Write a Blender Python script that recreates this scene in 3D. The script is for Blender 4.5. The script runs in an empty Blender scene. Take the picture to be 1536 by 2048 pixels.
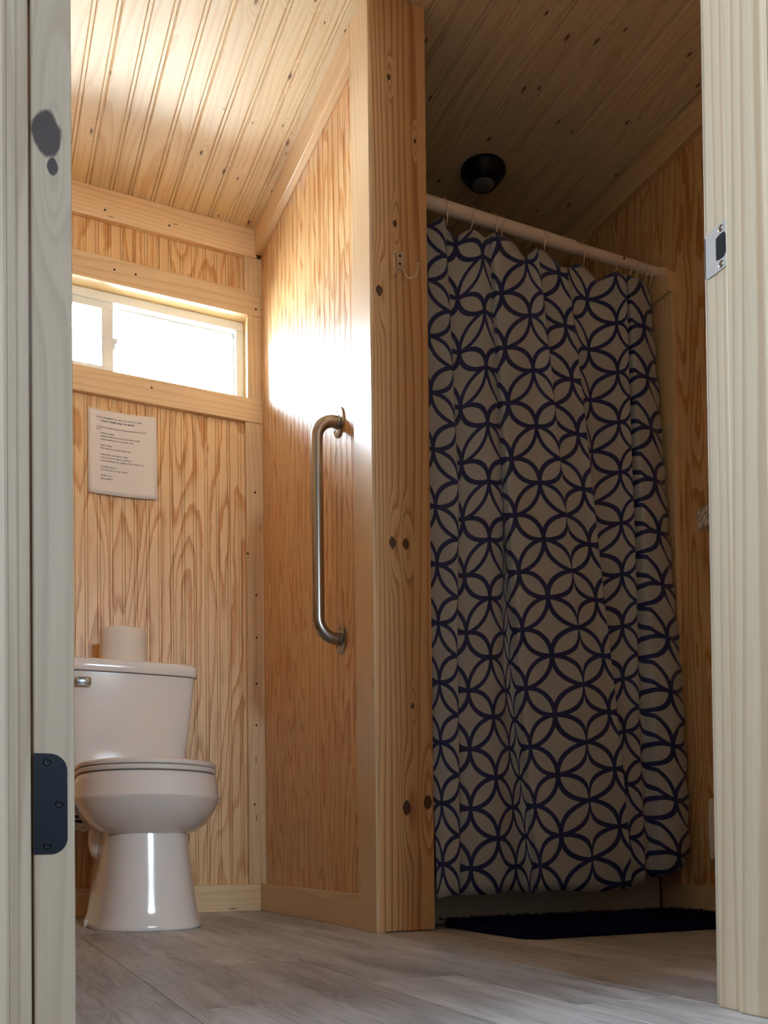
import bpy, bmesh, math, random
from mathutils import Vector, Matrix
random.seed(7)
scene = bpy.context.scene
COL = scene.collection

# ------------------------------------------------------------------ camera
F_PX, YAW, PITCH, ROLL, CY, CAM_H = 1854.68, 24.198, 0.9693, 0.6242, 1667.31, 0.2
yw, pt, rl = math.radians(YAW), math.radians(PITCH), math.radians(ROLL)
fw = Vector((math.sin(yw) * math.cos(pt), math.cos(yw) * math.cos(pt), math.sin(pt)))
rt = Vector((math.cos(yw), -math.sin(yw), 0.0))
up = rt.cross(fw)
cr = rt * math.cos(rl) - up * math.sin(rl)
cu = rt * math.sin(rl) + up * math.cos(rl)
cam_d = bpy.data.cameras.new('camera')
cam = bpy.data.objects.new('camera', cam_d)
COL.objects.link(cam)
m = Matrix((cr, cu, -fw)).transposed().to_4x4()
m.translation = (0, 0, CAM_H)
cam.matrix_world = m
cam_d.sensor_fit = 'HORIZONTAL'
cam_d.sensor_width = 36.0
cam_d.lens = 36.0 * F_PX / 1536.0
cam_d.shift_y = (CY - 1024.0) / 1536.0
cam_d.clip_start = 0.02
scene.camera = cam

# ------------------------------------------------------------------ world and daylight
SKY_STRENGTH = 42.0
w = bpy.data.worlds.new('sky'); scene.world = w; w.use_nodes = True
bg = w.node_tree.nodes['Background']
bg.inputs['Color'].default_value = (0.72, 0.87, 1.0, 1)
bg.inputs['Strength'].default_value = SKY_STRENGTH
scene.view_settings.view_transform = 'Standard'
scene.view_settings.look = 'None'
scene.view_settings.exposure = 1.15
scene.cycles.max_bounces = 8
scene.cycles.diffuse_bounces = 6
scene.cycles.adaptive_threshold = 0.025
scene.view_settings.gamma = 1.0
scene.view_settings.use_curve_mapping = False


def portal(name, loc, size, rot):
    l = bpy.data.lights.new(name, 'AREA')
    l.shape = 'RECTANGLE'; l.size, l.size_y = size
    l.cycles.is_portal = True
    o = bpy.data.objects.new(name, l); COL.objects.link(o)
    o.location = loc; o.rotation_euler = rot


# sky light guides: they emit nothing themselves, they sit in the window and the added lobby's two openings
portal('window_sky_portal', (0.42, 3.125, 1.863), (0.90, 0.30), (math.radians(-90), 0, 0))
LW = (-0.05, 0.40, 1.50, 1.95)        # opening added to light the jamb, not the curtain: y0, y1, z0, z1
RW = (0.42, 0.95, 1.25, 1.80)          # opening added to light the toilet side, not the curtain: x0, x1, z0, z1
portal('added_lobby_side_portal', (-1.69, (LW[0] + LW[1]) / 2, (LW[2] + LW[3]) / 2), (LW[3] - LW[2], LW[1] - LW[0]), (0, math.radians(-90), 0))
portal('added_lobby_rear_portal', ((RW[0] + RW[1]) / 2, -2.49, (RW[2] + RW[3]) / 2), (RW[1] - RW[0], RW[3] - RW[2]), (math.radians(90), 0, 0))

# ------------------------------------------------------------------ helpers
WL = {}                                     # world location of every object made here


def s2l(c):
    return tuple(((v / 255) / 12.92 if v / 255 <= 0.04045 else ((v / 255 + 0.055) / 1.055) ** 2.4) for v in c) + (1.0,)


class MB:
    """collects geometry in world coordinates"""
    def __init__(self):
        self.v, self.f, self.uv = [], [], None

    def add(self, vs, fs):
        n = len(self.v)
        self.v += [Vector(p) for p in vs]
        self.f += [[n + i for i in q] for q in fs]
        return self

    def box(self, x0, x1, y0, y1, z0, z1, bev=0.0, seg=2):
        bm = bmesh.new()
        bmesh.ops.create_cube(bm, size=1.0)
        for v in bm.verts:
            v.co = Vector(((x0 + x1) / 2 + v.co.x * (x1 - x0), (y0 + y1) / 2 + v.co.y * (y1 - y0), (z0 + z1) / 2 + v.co.z * (z1 - z0)))
        if bev > 0:
            bmesh.ops.bevel(bm, geom=list(bm.edges), offset=bev, segments=seg, profile=0.5, affect='EDGES')
        bm.verts.index_update()
        self.add([v.co.copy() for v in bm.verts], [[v.index for v in f.verts] for f in bm.faces])
        bm.free()
        return self

    def loft(self, rings, cap=True):
        n = len(rings[0]); b = len(self.v)
        for r in rings:
            self.v += [Vector(p) for p in r]
        for k in range(len(rings) - 1):
            for i in range(n):
                j = (i + 1) % n
                self.f.append([b + k * n + i, b + k * n + j, b + (k + 1) * n + j, b + (k + 1) * n + i])
        if cap:
            self.f.append([b + i for i in reversed(range(n))])
            self.f.append([b + (len(rings) - 1) * n + i for i in range(n)])
        return self

    def tube(self, path, r, n=12, cap=True):
        path = [Vector(p) for p in path]
        rr = r if isinstance(r, (list, tuple)) else [r] * len(path)
        t = (path[1] - path[0]).normalized()
        u = t.orthogonal().normalized()
        rings = []
        for i, p in enumerate(path):
            if i == 0: t2 = path[1] - path[0]
            elif i == len(path) - 1: t2 = path[i] - path[i - 1]
            else: t2 = path[i + 1] - path[i - 1]
            t2.normalize()
            u = (u - t2 * u.dot(t2)).normalized()
            v = t2.cross(u)
            rings.append([p + (u * math.cos(a) + v * math.sin(a)) * rr[i] for a in [2 * math.pi * k / n for k in range(n)]])
        return self.loft(rings, cap)

    def lathe(self, c, axis, prof, n=32):
        """prof: list of (radius, distance along axis)"""
        c, ax = Vector(c), Vector(axis).normalized()
        u = ax.orthogonal().normalized(); v = ax.cross(u)
        rings = [[c + ax * h + (u * math.cos(a) + v * math.sin(a)) * max(r, 1e-5) for a in [2 * math.pi * k / n for k in range(n)]] for r, h in prof]
        return self.loft(rings, True)

    def prism(self, poly, axis, a, b):
        """poly in the two other axes (in order), extruded along axis 'X','Y' or 'Z' from a to b"""
        def P(p, h):
            return {'X': (h, p[0], p[1]), 'Y': (p[0], h, p[1]), 'Z': (p[0], p[1], h)}[axis]
        return self.loft([[P(p, a) for p in poly], [P(p, b) for p in poly]], True)

    def build(self, name, mat, parent=None, smooth=False, origin=None, solid=0, angle=35):
        if origin is None:
            lo = [min(p[i] for p in self.v) for i in range(3)]
            hi = [max(p[i] for p in self.v) for i in range(3)]
            origin = Vector(((lo[0] + hi[0]) / 2, (lo[1] + hi[1]) / 2, lo[2]))
        origin = Vector(origin)
        me = bpy.data.meshes.new(name)
        me.from_pydata([tuple(p - origin) for p in self.v], [], self.f)
        bm = bmesh.new(); bm.from_mesh(me)
        if self.uv is None:
            bmesh.ops.recalc_face_normals(bm, faces=bm.faces)
        if smooth:
            for f in bm.faces: f.smooth = True
            for e in bm.edges:
                if len(e.link_faces) == 2 and e.calc_face_angle(0) > math.radians(angle): e.smooth = False
        bm.to_mesh(me); bm.free()
        if self.uv is not None:
            uvl = me.uv_layers.new(name='UVMap')
            for lp in me.loops: uvl.data[lp.index].uv = self.uv[lp.vertex_index]
        me.materials.append(mat)
        return place(bpy.data.objects.new(name, me), origin, parent)


def place(o, origin, parent=None):
    COL.objects.link(o)
    origin = Vector(origin)
    if parent is not None:
        o.parent = parent
        o.location = origin - WL[parent.name]
    else:
        o.location = origin
    WL[o.name] = origin
    return o


def tag(o, label=None, cat=None, group=None, kind=None):
    if label: o['label'] = label
    if cat: o['category'] = cat
    if group: o['group'] = group
    if kind: o['kind'] = kind
    return o


def thing(name, loc, label, cat, group=None, kind=None):
    o = bpy.data.objects.new(name, None)
    o.empty_display_size = 0.05
    place(o, loc)
    return tag(o, label, cat, group, kind)


# ------------------------------------------------------------------ materials
class NT:
    def __init__(self, name):
        self.m = bpy.data.materials.new(name); self.m.use_nodes = True
        self.t = self.m.node_tree; self.p = self.t.nodes['Principled BSDF']

    def n(self, typ, **kw):
        x = self.t.nodes.new(typ)
        for k, v in kw.items(): setattr(x, k, v)
        return x

    def l(self, a, b): self.t.links.new(a, b)

    def val(self, sock, v):
        if hasattr(v, 'links'): self.l(v, sock)
        else: sock.default_value = v

    def math(self, op, a, b=0.0, c=None, clamp=False):
        x = self.n('ShaderNodeMath', operation=op, use_clamp=clamp)
        self.val(x.inputs[0], a); self.val(x.inputs[1], b)
        if c is not None: self.val(x.inputs[2], c)
        return x.outputs[0]

    def comb(self, a, b, c):
        x = self.n('ShaderNodeCombineXYZ')
        for s, v in zip(x.inputs, (a, b, c)): self.val(s, v)
        return x.outputs[0]

    def noise(self, vec, scale=1.0, detail=2.0, rough=0.5, dist=0.0):
        x = self.n('ShaderNodeTexNoise')
        self.l(vec, x.inputs['Vector']); x.inputs['Scale'].default_value = scale
        x.inputs['Detail'].default_value = detail; x.inputs['Roughness'].default_value = rough
        x.inputs['Distortion'].default_value = dist
        return x.outputs[0]

    def ramp(self, fac, stops, interp='LINEAR'):
        x = self.n('ShaderNodeValToRGB'); e = x.color_ramp.elements
        x.color_ramp.interpolation = interp
        while len(e) < len(stops): e.new(0.5)
        for q, (p, c) in zip(e, stops): q.position = p; q.color = c if len(c) == 4 else tuple(c) + (1,)
        self.l(fac, x.inputs[0]); return x.outputs[0]

    def mix(self, fac, a, b, blend='MIX'):
        x = self.n('ShaderNodeMix', data_type='RGBA', blend_type=blend)
        self.val(x.inputs[0], fac); self.val(x.inputs[6], a); self.val(x.inputs[7], b)
        return x.outputs[2]

    def rng(self, v, a, b, c=0.0, d=1.0):
        x = self.n('ShaderNodeMapRange', interpolation_type='SMOOTHSTEP')
        self.val(x.inputs[0], v)
        for i, q in zip((1, 2, 3, 4), (a, b, c, d)): x.inputs[i].default_value = q
        return x.outputs[0]

    def bump(self, h, strength, dist=0.001):
        x = self.n('ShaderNodeBump'); x.inputs['Strength'].default_value = strength
        x.inputs['Distance'].default_value = dist
        self.l(h, x.inputs['Height']); self.l(x.outputs[0], self.p.inputs['Normal'])

    def set(self, **kw):
        for k, v in kw.items():
            self.val(self.p.inputs[k.replace('_', ' ')], v)


def plain(name, rgb, rough=0.5, metal=0.0, coat=0.0, spec=0.5, wear=0.04, **kw):
    N = NT(name)
    tc = N.n('ShaderNodeTexCoord')
    nz = N.noise(tc.outputs['Object'], 14.0, 3.0)
    c = s2l(rgb)
    d = tuple(x * (1 - wear * 2) for x in c[:3]) + (1,)
    N.set(Base_Color=N.mix(nz, d, c), Roughness=rough, Metallic=metal)
    N.p.inputs['Coat Weight'].default_value = coat
    N.p.inputs['Coat Roughness'].default_value = 0.06
    N.p.inputs['Specular IOR Level'].default_value = spec
    for k, v in kw.items(): N.p.inputs[k.replace('_', ' ')].default_value = v
    return N.m


def wood(name, axis, light, dark, mode='board', fig=1.0, ratio=1.0, freq=90.0, amp=5.0, contrast=1.0, knots=(), rknots=0.0,
         rknot_scale=(7.0, 16.0), kcol=(70, 38, 22), rough=0.4, coat=0.3, coat_rough=0.25, rand=True, vary=0.10, fiber=0.25, profile='late', spec=0.5):
    """grain along axis; board = lengthwise rings, ply = rotary-cut cathedral figure. knots: (along, across, radius) in object space"""
    N = NT(name)
    tc = N.n('ShaderNodeTexCoord'); v = tc.outputs['Object']
    oi = N.n('ShaderNodeObjectInfo')
    if rand:
        add = N.n('ShaderNodeVectorMath', operation='MULTIPLY_ADD')
        N.l(oi.outputs['Random'], add.inputs[0]); add.inputs[1].default_value = (41.0, 67.0, 29.0); N.l(v, add.inputs[2])
        v = add.outputs[0]
    sp = N.n('ShaderNodeSeparateXYZ'); N.l(v, sp.inputs[0])
    x, y, z = sp.outputs
    g, a, b = {'X': (x, z, y), 'Y': (y, x, z), 'Z': (z, x, y)}[axis[0]]
    if axis == 'ZY': a, b = y, x                 # grain up, seen face spans Y
    if axis == 'XY': a, b = y, z                 # grain along X, face spans Y (a board lying flat)

    def st(kg, ka): return N.comb(N.math('MULTIPLY', g, kg), N.math('MULTIPLY', a, ka), N.math('MULTIPLY', b, ka))
    if mode == 'ply':
        n1 = N.noise(st(1.3 * fig, 9.0 * fig * ratio), 1.0, 1.6, 0.45)
        f = N.math('MULTIPLY', n1, amp)
        f = N.math('ADD', f, N.math('MULTIPLY', N.noise(st(16.0, 70.0), 1.0, 2.0), 0.5))
    elif mode == 'flat':
        n1 = N.noise(st(0.55 * fig, 10.0 * fig), 1.0, 1.0, 0.4)
        f = N.math('ADD', N.math('MULTIPLY', a, freq), N.math('MULTIPLY', n1, amp))
        f = N.math('ADD', f, N.math('MULTIPLY', N.noise(st(5.0, 60.0), 1.0, 2.0), 0.22))
    else:
        n1 = N.noise(st(0.9 * fig, 7.0 * fig), 1.0, 1.5, 0.5)
        f = N.math('ADD', N.math('MULTIPLY', a, freq), N.math('MULTIPLY', n1, amp))
        f = N.math('ADD', f, N.math('MULTIPLY', N.noise(st(8.0, 90.0), 1.0, 2.0), 0.25))
    kmask = None
    wobble = N.math('MULTIPLY_ADD', N.noise(st(55.0, 90.0), 1.0, 1.0), 0.5, 0.75) if knots else None
    for (kg, ka, r) in knots:
        dg = N.math('MULTIPLY', N.math('SUBTRACT', g, kg), 0.62)
        da = N.math('SUBTRACT', a, ka)
        d = N.math('SQRT', N.math('ADD', N.math('MULTIPLY', dg, dg), N.math('MULTIPLY', da, da)))
        d = N.math('ADD', N.math('MULTIPLY', d, 0.75), N.math('MULTIPLY', N.math('ADD', N.math('ABSOLUTE', dg), N.math('ABSOLUTE', da)), 0.22))
        d = N.math('MULTIPLY', d, wobble)
        dl = N.math('MULTIPLY', dg, 0.28)
        dl = N.math('SQRT', N.math('ADD', N.math('MULTIPLY', dl, dl), N.math('MULTIPLY', da, da)))
        sw = N.rng(dl, r * 0.4, r * 2.6, 1.0, 0.0)
        f = N.math('ADD', f, N.math('MULTIPLY', sw, 1.7))
        k = N.rng(d, r * 0.8, r * 1.0, 1.0, 0.0)
        kmask = k if kmask is None else N.math('MAXIMUM', kmask, k)
    if rknots > 0:
        vo = N.n('ShaderNodeTexVoronoi'); vo.voronoi_dimensions = '2D'
        N.l(N.comb(N.math('MULTIPLY', g, rknot_scale[0]), N.math('MULTIPLY', a, rknot_scale[1]), 0.0), vo.inputs['Vector']); vo.inputs['Scale'].default_value = 1.0
        sc = N.n('ShaderNodeSeparateColor'); N.l(vo.outputs['Color'], sc.inputs[0])
        gate = N.math('LESS_THAN', sc.outputs[0], rknots)
        size = N.math('MULTIPLY_ADD', sc.outputs[1], 0.055, 0.03)
        q = N.math('DIVIDE', vo.outputs['Distance'], size)
        f = N.math('ADD', f, N.math('MULTIPLY', N.math('MULTIPLY', N.rng(q, 0.4, 5.0, 1.0, 0.0), gate), 2.2))
        k = N.math('MULTIPLY', N.rng(q, 0.35, 1.15, 1.0, 0.0), gate)
        kmask = k if kmask is None else N.math('MAXIMUM', kmask, k)
    fr = N.math('FRACT', f)
    if profile == 'late':
        ring = N.ramp(fr, [(0.0, (0.05,) * 3), (0.45, (0.2,) * 3), (0.86, (1.0,) * 3), (1.0, (0.05,) * 3)], 'EASE')
    else:
        ring = N.ramp(fr, [(0.0, (0.0,) * 3), (0.5, (1.0,) * 3), (1.0, (0.0,) * 3)], 'EASE')
    fib = N.noise(st(7.0, 320.0), 1.0, 2.0, 0.6)
    broad = N.noise(st(0.7, 5.0), 1.0, 1.0)
    fac = N.math('MULTIPLY', ring, contrast)
    fac = N.math('MULTIPLY', fac, N.math('MULTIPLY_ADD', broad, 0.9, 0.45), clamp=True)
    c = N.mix(fac, s2l(light), s2l(dark))
    c = N.mix(N.math('MULTIPLY', fib, fiber), c, tuple(q * 0.62 for q in s2l(dark)[:3]) + (1,))
    if vary:
        hs = N.n('ShaderNodeHueSaturation')
        N.l(N.math('MULTIPLY_ADD', oi.outputs['Random'], vary * 2, 1 - vary), hs.inputs['Value'])
        N.l(c, hs.inputs['Color']); c = hs.outputs[0]
    if kmask is not None:
        c = N.mix(N.math('MULTIPLY', kmask, 0.93), c, s2l(kcol))
    N.set(Base_Color=c, Roughness=N.math('MULTIPLY_ADD', fib, 0.14, rough - 0.07))
    N.p.inputs['Coat Weight'].default_value = coat
    N.p.inputs['Coat Roughness'].default_value = coat_rough
    N.p.inputs['Specular IOR Level'].default_value = spec
    N.bump(N.math('MULTIPLY', fib, -1.0), 0.18, 0.0006)
    return N.m


PLY_L, PLY_D = (236, 198, 144), (200, 138, 72)
M = {}
M['ply_back'] = wood('beadboard_pine_back', 'Z', PLY_L, PLY_D, 'ply', fig=0.95, amp=11, contrast=1.0, rough=0.42, coat=0.2, coat_rough=0.3, rand=True, vary=0.0)
M['ply_side'] = wood('beadboard_pine_side', 'ZY', PLY_L, PLY_D, 'ply', fig=1.1, ratio=1.35, amp=12, contrast=1.25, rough=0.33, coat=0.35, coat_rough=0.46, rand=True, vary=0.0)
M['trim_x'] = wood('pine_trim_lengthwise', 'X', (235, 202, 158), (216, 174, 124), freq=55, amp=6, contrast=0.8, rknots=0.12, rknot_scale=(5.0, 30.0), rough=0.42, coat=0.25)
M['trim_y'] = wood('pine_trim_deep', 'ZY', (235, 202, 158), (216, 174, 124), freq=55, amp=6, contrast=0.8, rknots=0.12, rough=0.42, coat=0.3)
M['trim_z'] = wood('pine_trim_upright', 'Z', (235, 202, 158), (216, 174, 124), freq=60, amp=6, contrast=0.8, rknots=0.16, rknot_scale=(5.0, 40.0), rough=0.42, coat=0.25)
M['trim_zy'] = wood('pine_trim_upright_side', 'ZY', (235, 202, 158), (216, 176, 128), freq=60, amp=6, contrast=0.7, rknots=0.12, rknot_scale=(4.0, 30.0), rough=0.36, coat=0.5)
# Y-running trim seen on its side face: grain along Y, across Z
N_ = wood
M['trim_run'] = wood('pine_trim_running', 'Y', (235, 202, 158), (216, 174, 124), freq=55, amp=6, contrast=0.7, rknots=0.10, rough=0.42, coat=0.3)
M['ceil'] = wood('pine_ceiling_plank', 'Y', (240, 219, 183), (222, 188, 140), freq=38, amp=9, fig=1.3, contrast=0.8, rknots=0.5, rknot_scale=(5.0, 13.0), kcol=(96, 56, 30), rough=0.5, coat=0.4, coat_rough=0.38, vary=0.06)
M['jamb'] = wood('raw_pine_jamb', 'ZY', (222, 206, 180), (194, 166, 132), mode='flat', freq=34, amp=8, fig=0.8, contrast=0.8, rknots=0.06, rknot_scale=(4.0, 30.0), rough=0.6, coat=0.0, vary=0.04)
M['jamb_shaded'] = wood('raw_pine_jamb_shaded', 'Z', (200, 183, 161), (168, 146, 122), mode='flat', freq=30, amp=7, fig=0.8, contrast=0.6, rough=0.6, coat=0.0, vary=0.04)  # darker copy of the jamb pine, shade put into its colour
M['reveal'] = wood('window_reveal_pine', 'X', (236, 204, 148), (218, 176, 116), freq=50, amp=4, contrast=0.5, rough=0.45, coat=0.2)
M['chrome'] = plain('polished_chrome', (205, 207, 210), 0.12, 1.0)
M['steel'] = plain('brushed_stainless', (165, 158, 150), 0.27, 1.0)
M['nickel'] = plain('satin_nickel', (222, 204, 180), 0.3, 0.7)
M['strike'] = plain('bright_steel_plate', (206, 208, 212), 0.38, 0.35)
M['navy_metal'] = plain('dark_painted_hinge', (1, 14, 32), 0.5, 0.0, spec=0.2)
M['black'] = plain('hole_shade_black', (9, 8, 8), 0.8)  # black for patches that stand in for shade in holes
M['dark_screw'] = plain('blackened_screw', (14, 16, 26), 0.35, 0.7)
M['porcelain'] = plain('glazed_porcelain', (236, 227, 219), 0.12, 0.0, coat=0.6, wear=0.01)
M['seat'] = plain('toilet_seat_plastic', (238, 229, 220), 0.2, 0.0, coat=0.2, wear=0.01)
M['tissue'] = plain('soft_tissue', (240, 226, 208), 0.95, spec=0.1)
M['core'] = plain('cardboard_core', (168, 132, 96), 0.9)
M['white_pvc'] = plain('white_vinyl', (236, 236, 230), 0.35)
M['rod'] = plain('white_enamel_rod', (232, 216, 205), 0.35)
M['paper'] = plain('printer_paper', (226, 217, 208), 0.8, spec=0.2, wear=0.01)
M['ink'] = plain('printed_ink', (52, 46, 46), 0.8)
M['acrylic'] = plain('white_acrylic_shower', (216, 216, 210), 0.3)
M['bronze'] = plain('dark_bronze_fixture', (34, 31, 32), 0.35, 0.8)
M['lens'] = plain('frosted_lens', (120, 122, 128), 0.4)
M['rug'] = plain('navy_chenille', (14, 18, 56), 0.95, spec=0.1)
M['bag'] = plain('thin_white_bag', (226, 220, 208), 0.5)
M['bin'] = plain('brown_wicker_bin', (112, 74, 44), 0.7)
M['navy_box'] = plain('navy_carton', (22, 34, 66), 0.5)
M['white_box'] = plain('white_carton', (226, 222, 214), 0.5)
M['slab'] = plain('added_lobby_subfloor', (150, 150, 150), 0.9)
M['siding'] = plain('painted_siding', (186, 188, 192), 0.8)
M['ground'] = plain('pale_bounce_ground', (210, 206, 198), 0.95, wear=0.1)  # paleness set for the light it bounces up to the ceiling
M['lobby_boards'] = plain('added_lobby_boards', (150, 128, 104), 0.7, wear=0.12)  # boards of the added lobby ceiling
M['nail'] = plain('dark_nail_head', (62, 34, 22), 0.7)
M['caulk'] = plain('grey_grout', (70, 66, 62), 0.9)


def mat_speckle():
    N = NT('speckled_laminate')
    tc = N.n('ShaderNodeTexCoord')
    a = N.noise(tc.outputs['Object'], 190.0, 2.0, 0.7)
    N.set(Base_Color=N.ramp(a, [(0.36, s2l((96, 84, 76))), (0.46, s2l((205, 192, 178))), (0.62, s2l((232, 224, 212)))]), Roughness=0.45)
    return N.m


def mat_floor():
    N = NT('weathered_grey_vinyl_plank')
    tc = N.n('ShaderNodeTexCoord'); oi = N.n('ShaderNodeObjectInfo')
    add = N.n('ShaderNodeVectorMath', operation='MULTIPLY_ADD')
    N.l(oi.outputs['Random'], add.inputs[0]); add.inputs[1].default_value = (31.0, 57.0, 0.0); N.l(tc.outputs['Object'], add.inputs[2])
    sp = N.n('ShaderNodeSeparateXYZ'); N.l(add.outputs[0], sp.inputs[0])
    x, y, _ = sp.outputs

    def st(kx, ky): return N.comb(N.math('MULTIPLY', x, kx), N.math('MULTIPLY', y, ky), 0.0)
    n1 = N.noise(st(13.0, 2.4), 1.0, 2.0, 0.5, 0.4)
    fr = N.math('PINGPONG', N.math('MULTIPLY', n1, 11.0), 0.5)
    fig = N.rng(fr, 0.05, 0.45)
    fib = N.noise(st(230.0, 9.0), 1.0, 3.0, 0.65)
    br = N.noise(st(18.0, 1.6), 1.0, 3.0, 0.6)
    c = N.ramp(br, [(0.3, s2l((134, 129, 127))), (0.5, s2l((172, 168, 168))), (0.72, s2l((208, 206, 207)))])
    c = N.mix(N.math('MULTIPLY', fig, 0.28), c, s2l((212, 209, 207)))
    c = N.mix(N.math('MULTIPLY', N.rng(fib, 0.5, 0.75), 0.5), c, s2l((92, 80, 74)))
    hs = N.n('ShaderNodeHueSaturation'); N.l(N.math('MULTIPLY_ADD', oi.outputs['Random'], 0.3, 0.85), hs.inputs['Value']); N.l(c, hs.inputs['Color'])
    N.set(Base_Color=hs.outputs[0], Roughness=N.math('MULTIPLY_ADD', fib, 0.2, 0.32))
    N.bump(N.math('MULTIPLY', fib, -1.0), 0.3, 0.001)
    return N.m


CUR_PU, CUR_PV = 1.0, 0.154


def mat_curtain(u0, v0):
    """overlapping navy rings printed on pale cloth; UV in metres"""
    N = NT('ring_print_cloth')
    uv = N.n('ShaderNodeUVMap'); uv.uv_map = 'UVMap'
    sp = N.n('ShaderNodeSeparateXYZ'); N.l(uv.outputs[0], sp.inputs[0])
    u = N.math('DIVIDE', N.math('SUBTRACT', sp.outputs[0], u0), CUR_PU)
    v = N.math('DIVIDE', N.math('SUBTRACT', sp.outputs[1], v0), CUR_PV)

    def fam(du, dv):
        a = N.math('SUBTRACT', N.math('FRACT', N.math('ADD', u, du)), 0.5)
        b = N.math('SUBTRACT', N.math('FRACT', N.math('ADD', v, dv)), 0.5)
        r = N.math('SQRT', N.math('ADD', N.math('MULTIPLY', a, a), N.math('MULTIPLY', b, b)))
        return N.math('ABSOLUTE', N.math('SUBTRACT', r, 0.5))
    d = N.math('MINIMUM', fam(0.0, 0.5), fam(0.5, 0.0))
    line = N.rng(d, 0.034, 0.042, 1.0, 0.0)
    tc = N.n('ShaderNodeTexCoord')
    weave = N.noise(tc.outputs['Object'], 900.0, 1.0)
    white = N.mix(weave, s2l((164, 166, 170)), s2l((180, 182, 186)))
    navy = N.mix(weave, s2l((8, 24, 84)), s2l((12, 36, 104)))
    N.set(Base_Color=N.mix(line, white, navy), Roughness=0.55)
    N.p.inputs['Sheen Weight'].default_value = 0.15
    return N.m


def mat_glass():
    N = NT('window_glass')
    t = N.t
    tr = N.n('ShaderNodeBsdfTransparent'); gl = N.n('ShaderNodeBsdfGlossy'); gl.inputs['Roughness'].default_value = 0.02
    fr = N.n('ShaderNodeFresnel'); fr.inputs['IOR'].default_value = 1.45
    mx = N.n('ShaderNodeMixShader')
    N.l(fr.outputs[0], mx.inputs[0]); N.l(tr.outputs[0], mx.inputs[1]); N.l(gl.outputs[0], mx.inputs[2])
    N.l(mx.outputs[0], t.nodes['Material Output'].inputs['Surface'])
    t.nodes.remove(N.p)
    return N.m


M['speckle'] = mat_speckle(); M['floor'] = mat_floor(); M['glass'] = mat_glass()

# ------------------------------------------------------------------ room dimensions (metres)
XL, XR = -0.12, 1.89            # left and right finished walls
YF0, YF, YB = 0.766, 0.882, 3.018   # front wall outside, inside, back wall panel face
TB = 3.0                        # front face of the trim on the back wall
XPN, XPT = 0.915, 0.897         # partition panel face and its trim face
ZC = 2.30
WX0, WX1, WZ0, WZ1 = -0.02, 0.864, 1.722, 2.003   # window opening inside the casing
DX0, DX1 = 0.036, 0.850         # door opening between jambs
TRIM_N = [0]


def struct(o): o['kind'] = 'structure'; return o


def root_struct(name, loc):
    o = bpy.data.objects.new(name, None); o.empty_display_size = 0.05; place(o, loc); return struct(o)


def trim(mb, mat, label=None):
    TRIM_N[0] += 1
    o = struct(mb.build('trim_%d' % TRIM_N[0], M[mat]))
    if label: o['label'] = label
    return o


def bead_profile(a0, a1, pitch=0.0381, phase=0.0):
    """across-coordinate and depth (positive = into the wall) of a double-beaded sheet"""
    pts = [(a0, 0.0)]
    k = math.ceil((a0 + 0.009 - phase) / pitch)
    while phase + k * pitch < a1 - 0.009:
        c = phase + k * pitch
        for dx, dd in ((-0.0054, 0), (-0.0042, 0.0030), (-0.0030, 0.0003), (0.0030, 0.0003), (0.0042, 0.0030), (0.0054, 0)):
            pts.append((c + dx, dd))
        k += 1
    pts.append((a1, 0.0))
    return pts


def bead_panel(name, axis, face, sgn, a0, a1, z0, z1, mat, parent, th=0.009):
    """sheet whose face lies at 'face' on the other axis; sgn = direction into the wall"""
    mb = MB(); pr = bead_profile(a0, a1)
    n = len(pr)
    def P(a, d, z): return (a, face + sgn * d, z) if axis == 'X' else (face + sgn * d, a, z)
    vs = [P(a, d, z0) for a, d in pr] + [P(a, d, z1) for a, d in pr]
    fs = [[i, i + 1, n + i + 1, n + i] for i in range(n - 1)]
    vs += [P(a0, th, z0), P(a1, th, z0), P(a0, th, z1), P(a1, th, z1)]
    q = 2 * n
    fs += [[q, q + 1, q + 3, q + 2], list(range(n)) + [q + 1, q], list(range(n, 2 * n)) + [q + 3, q + 2], [0, q, q + 2, n], [n - 1, q + 1, q + 3, 2 * n - 1]]
    mb.add(vs, fs)
    return mb.build(name, mat, parent)


# ------------------------------------------------------------------ floor
fl = MB().box(XL - 0.1, XR + 0.1, YF0 - 0.02, 3.12, -0.12, -0.006).build('floor', M['caulk']); struct(fl)
fl['label'] = 'grey weathered wood-look plank floor'
FW = 0.152
k = math.floor((XL - 0.705) / FW)
x = 0.705 + k * FW
row = 0
while x < XR:
    xa, xb = max(x, XL), min(x + FW, XR)
    if abs(x - 0.553) < 0.01: first = 1.29
    elif abs(x - 0.705) < 0.01: first = 0.975
    else: first = YF0 + ((row * 0.437 + 0.31) % 1.22)
    ys = [first + 1.22 * i for i in range(-2, 4)]
    for ya, yb in zip(ys[:-1], ys[1:]):
        ya, yb = max(ya, YF0), min(yb, YB)
        if yb - ya < 0.02 or xb - xa < 0.01: continue
        gp = 0.0003
        MB().box(xa + gp, xb - gp, ya + gp, yb - gp, -0.006, 0.0, 0.0007, 1).build('floor_plank', M['floor'], fl)
    x += FW; row += 1

# ------------------------------------------------------------------ ceiling
ce = MB().box(XL - 0.1, XR + 0.1, YF0, 3.12, ZC + 0.013, ZC + 0.10).build('ceiling', M['caulk']); struct(ce)
ce['label'] = 'knotty pine plank ceiling with beaded joints'
CW = 0.129
x = 1.131 - CW * 10
plank_me = None


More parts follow.
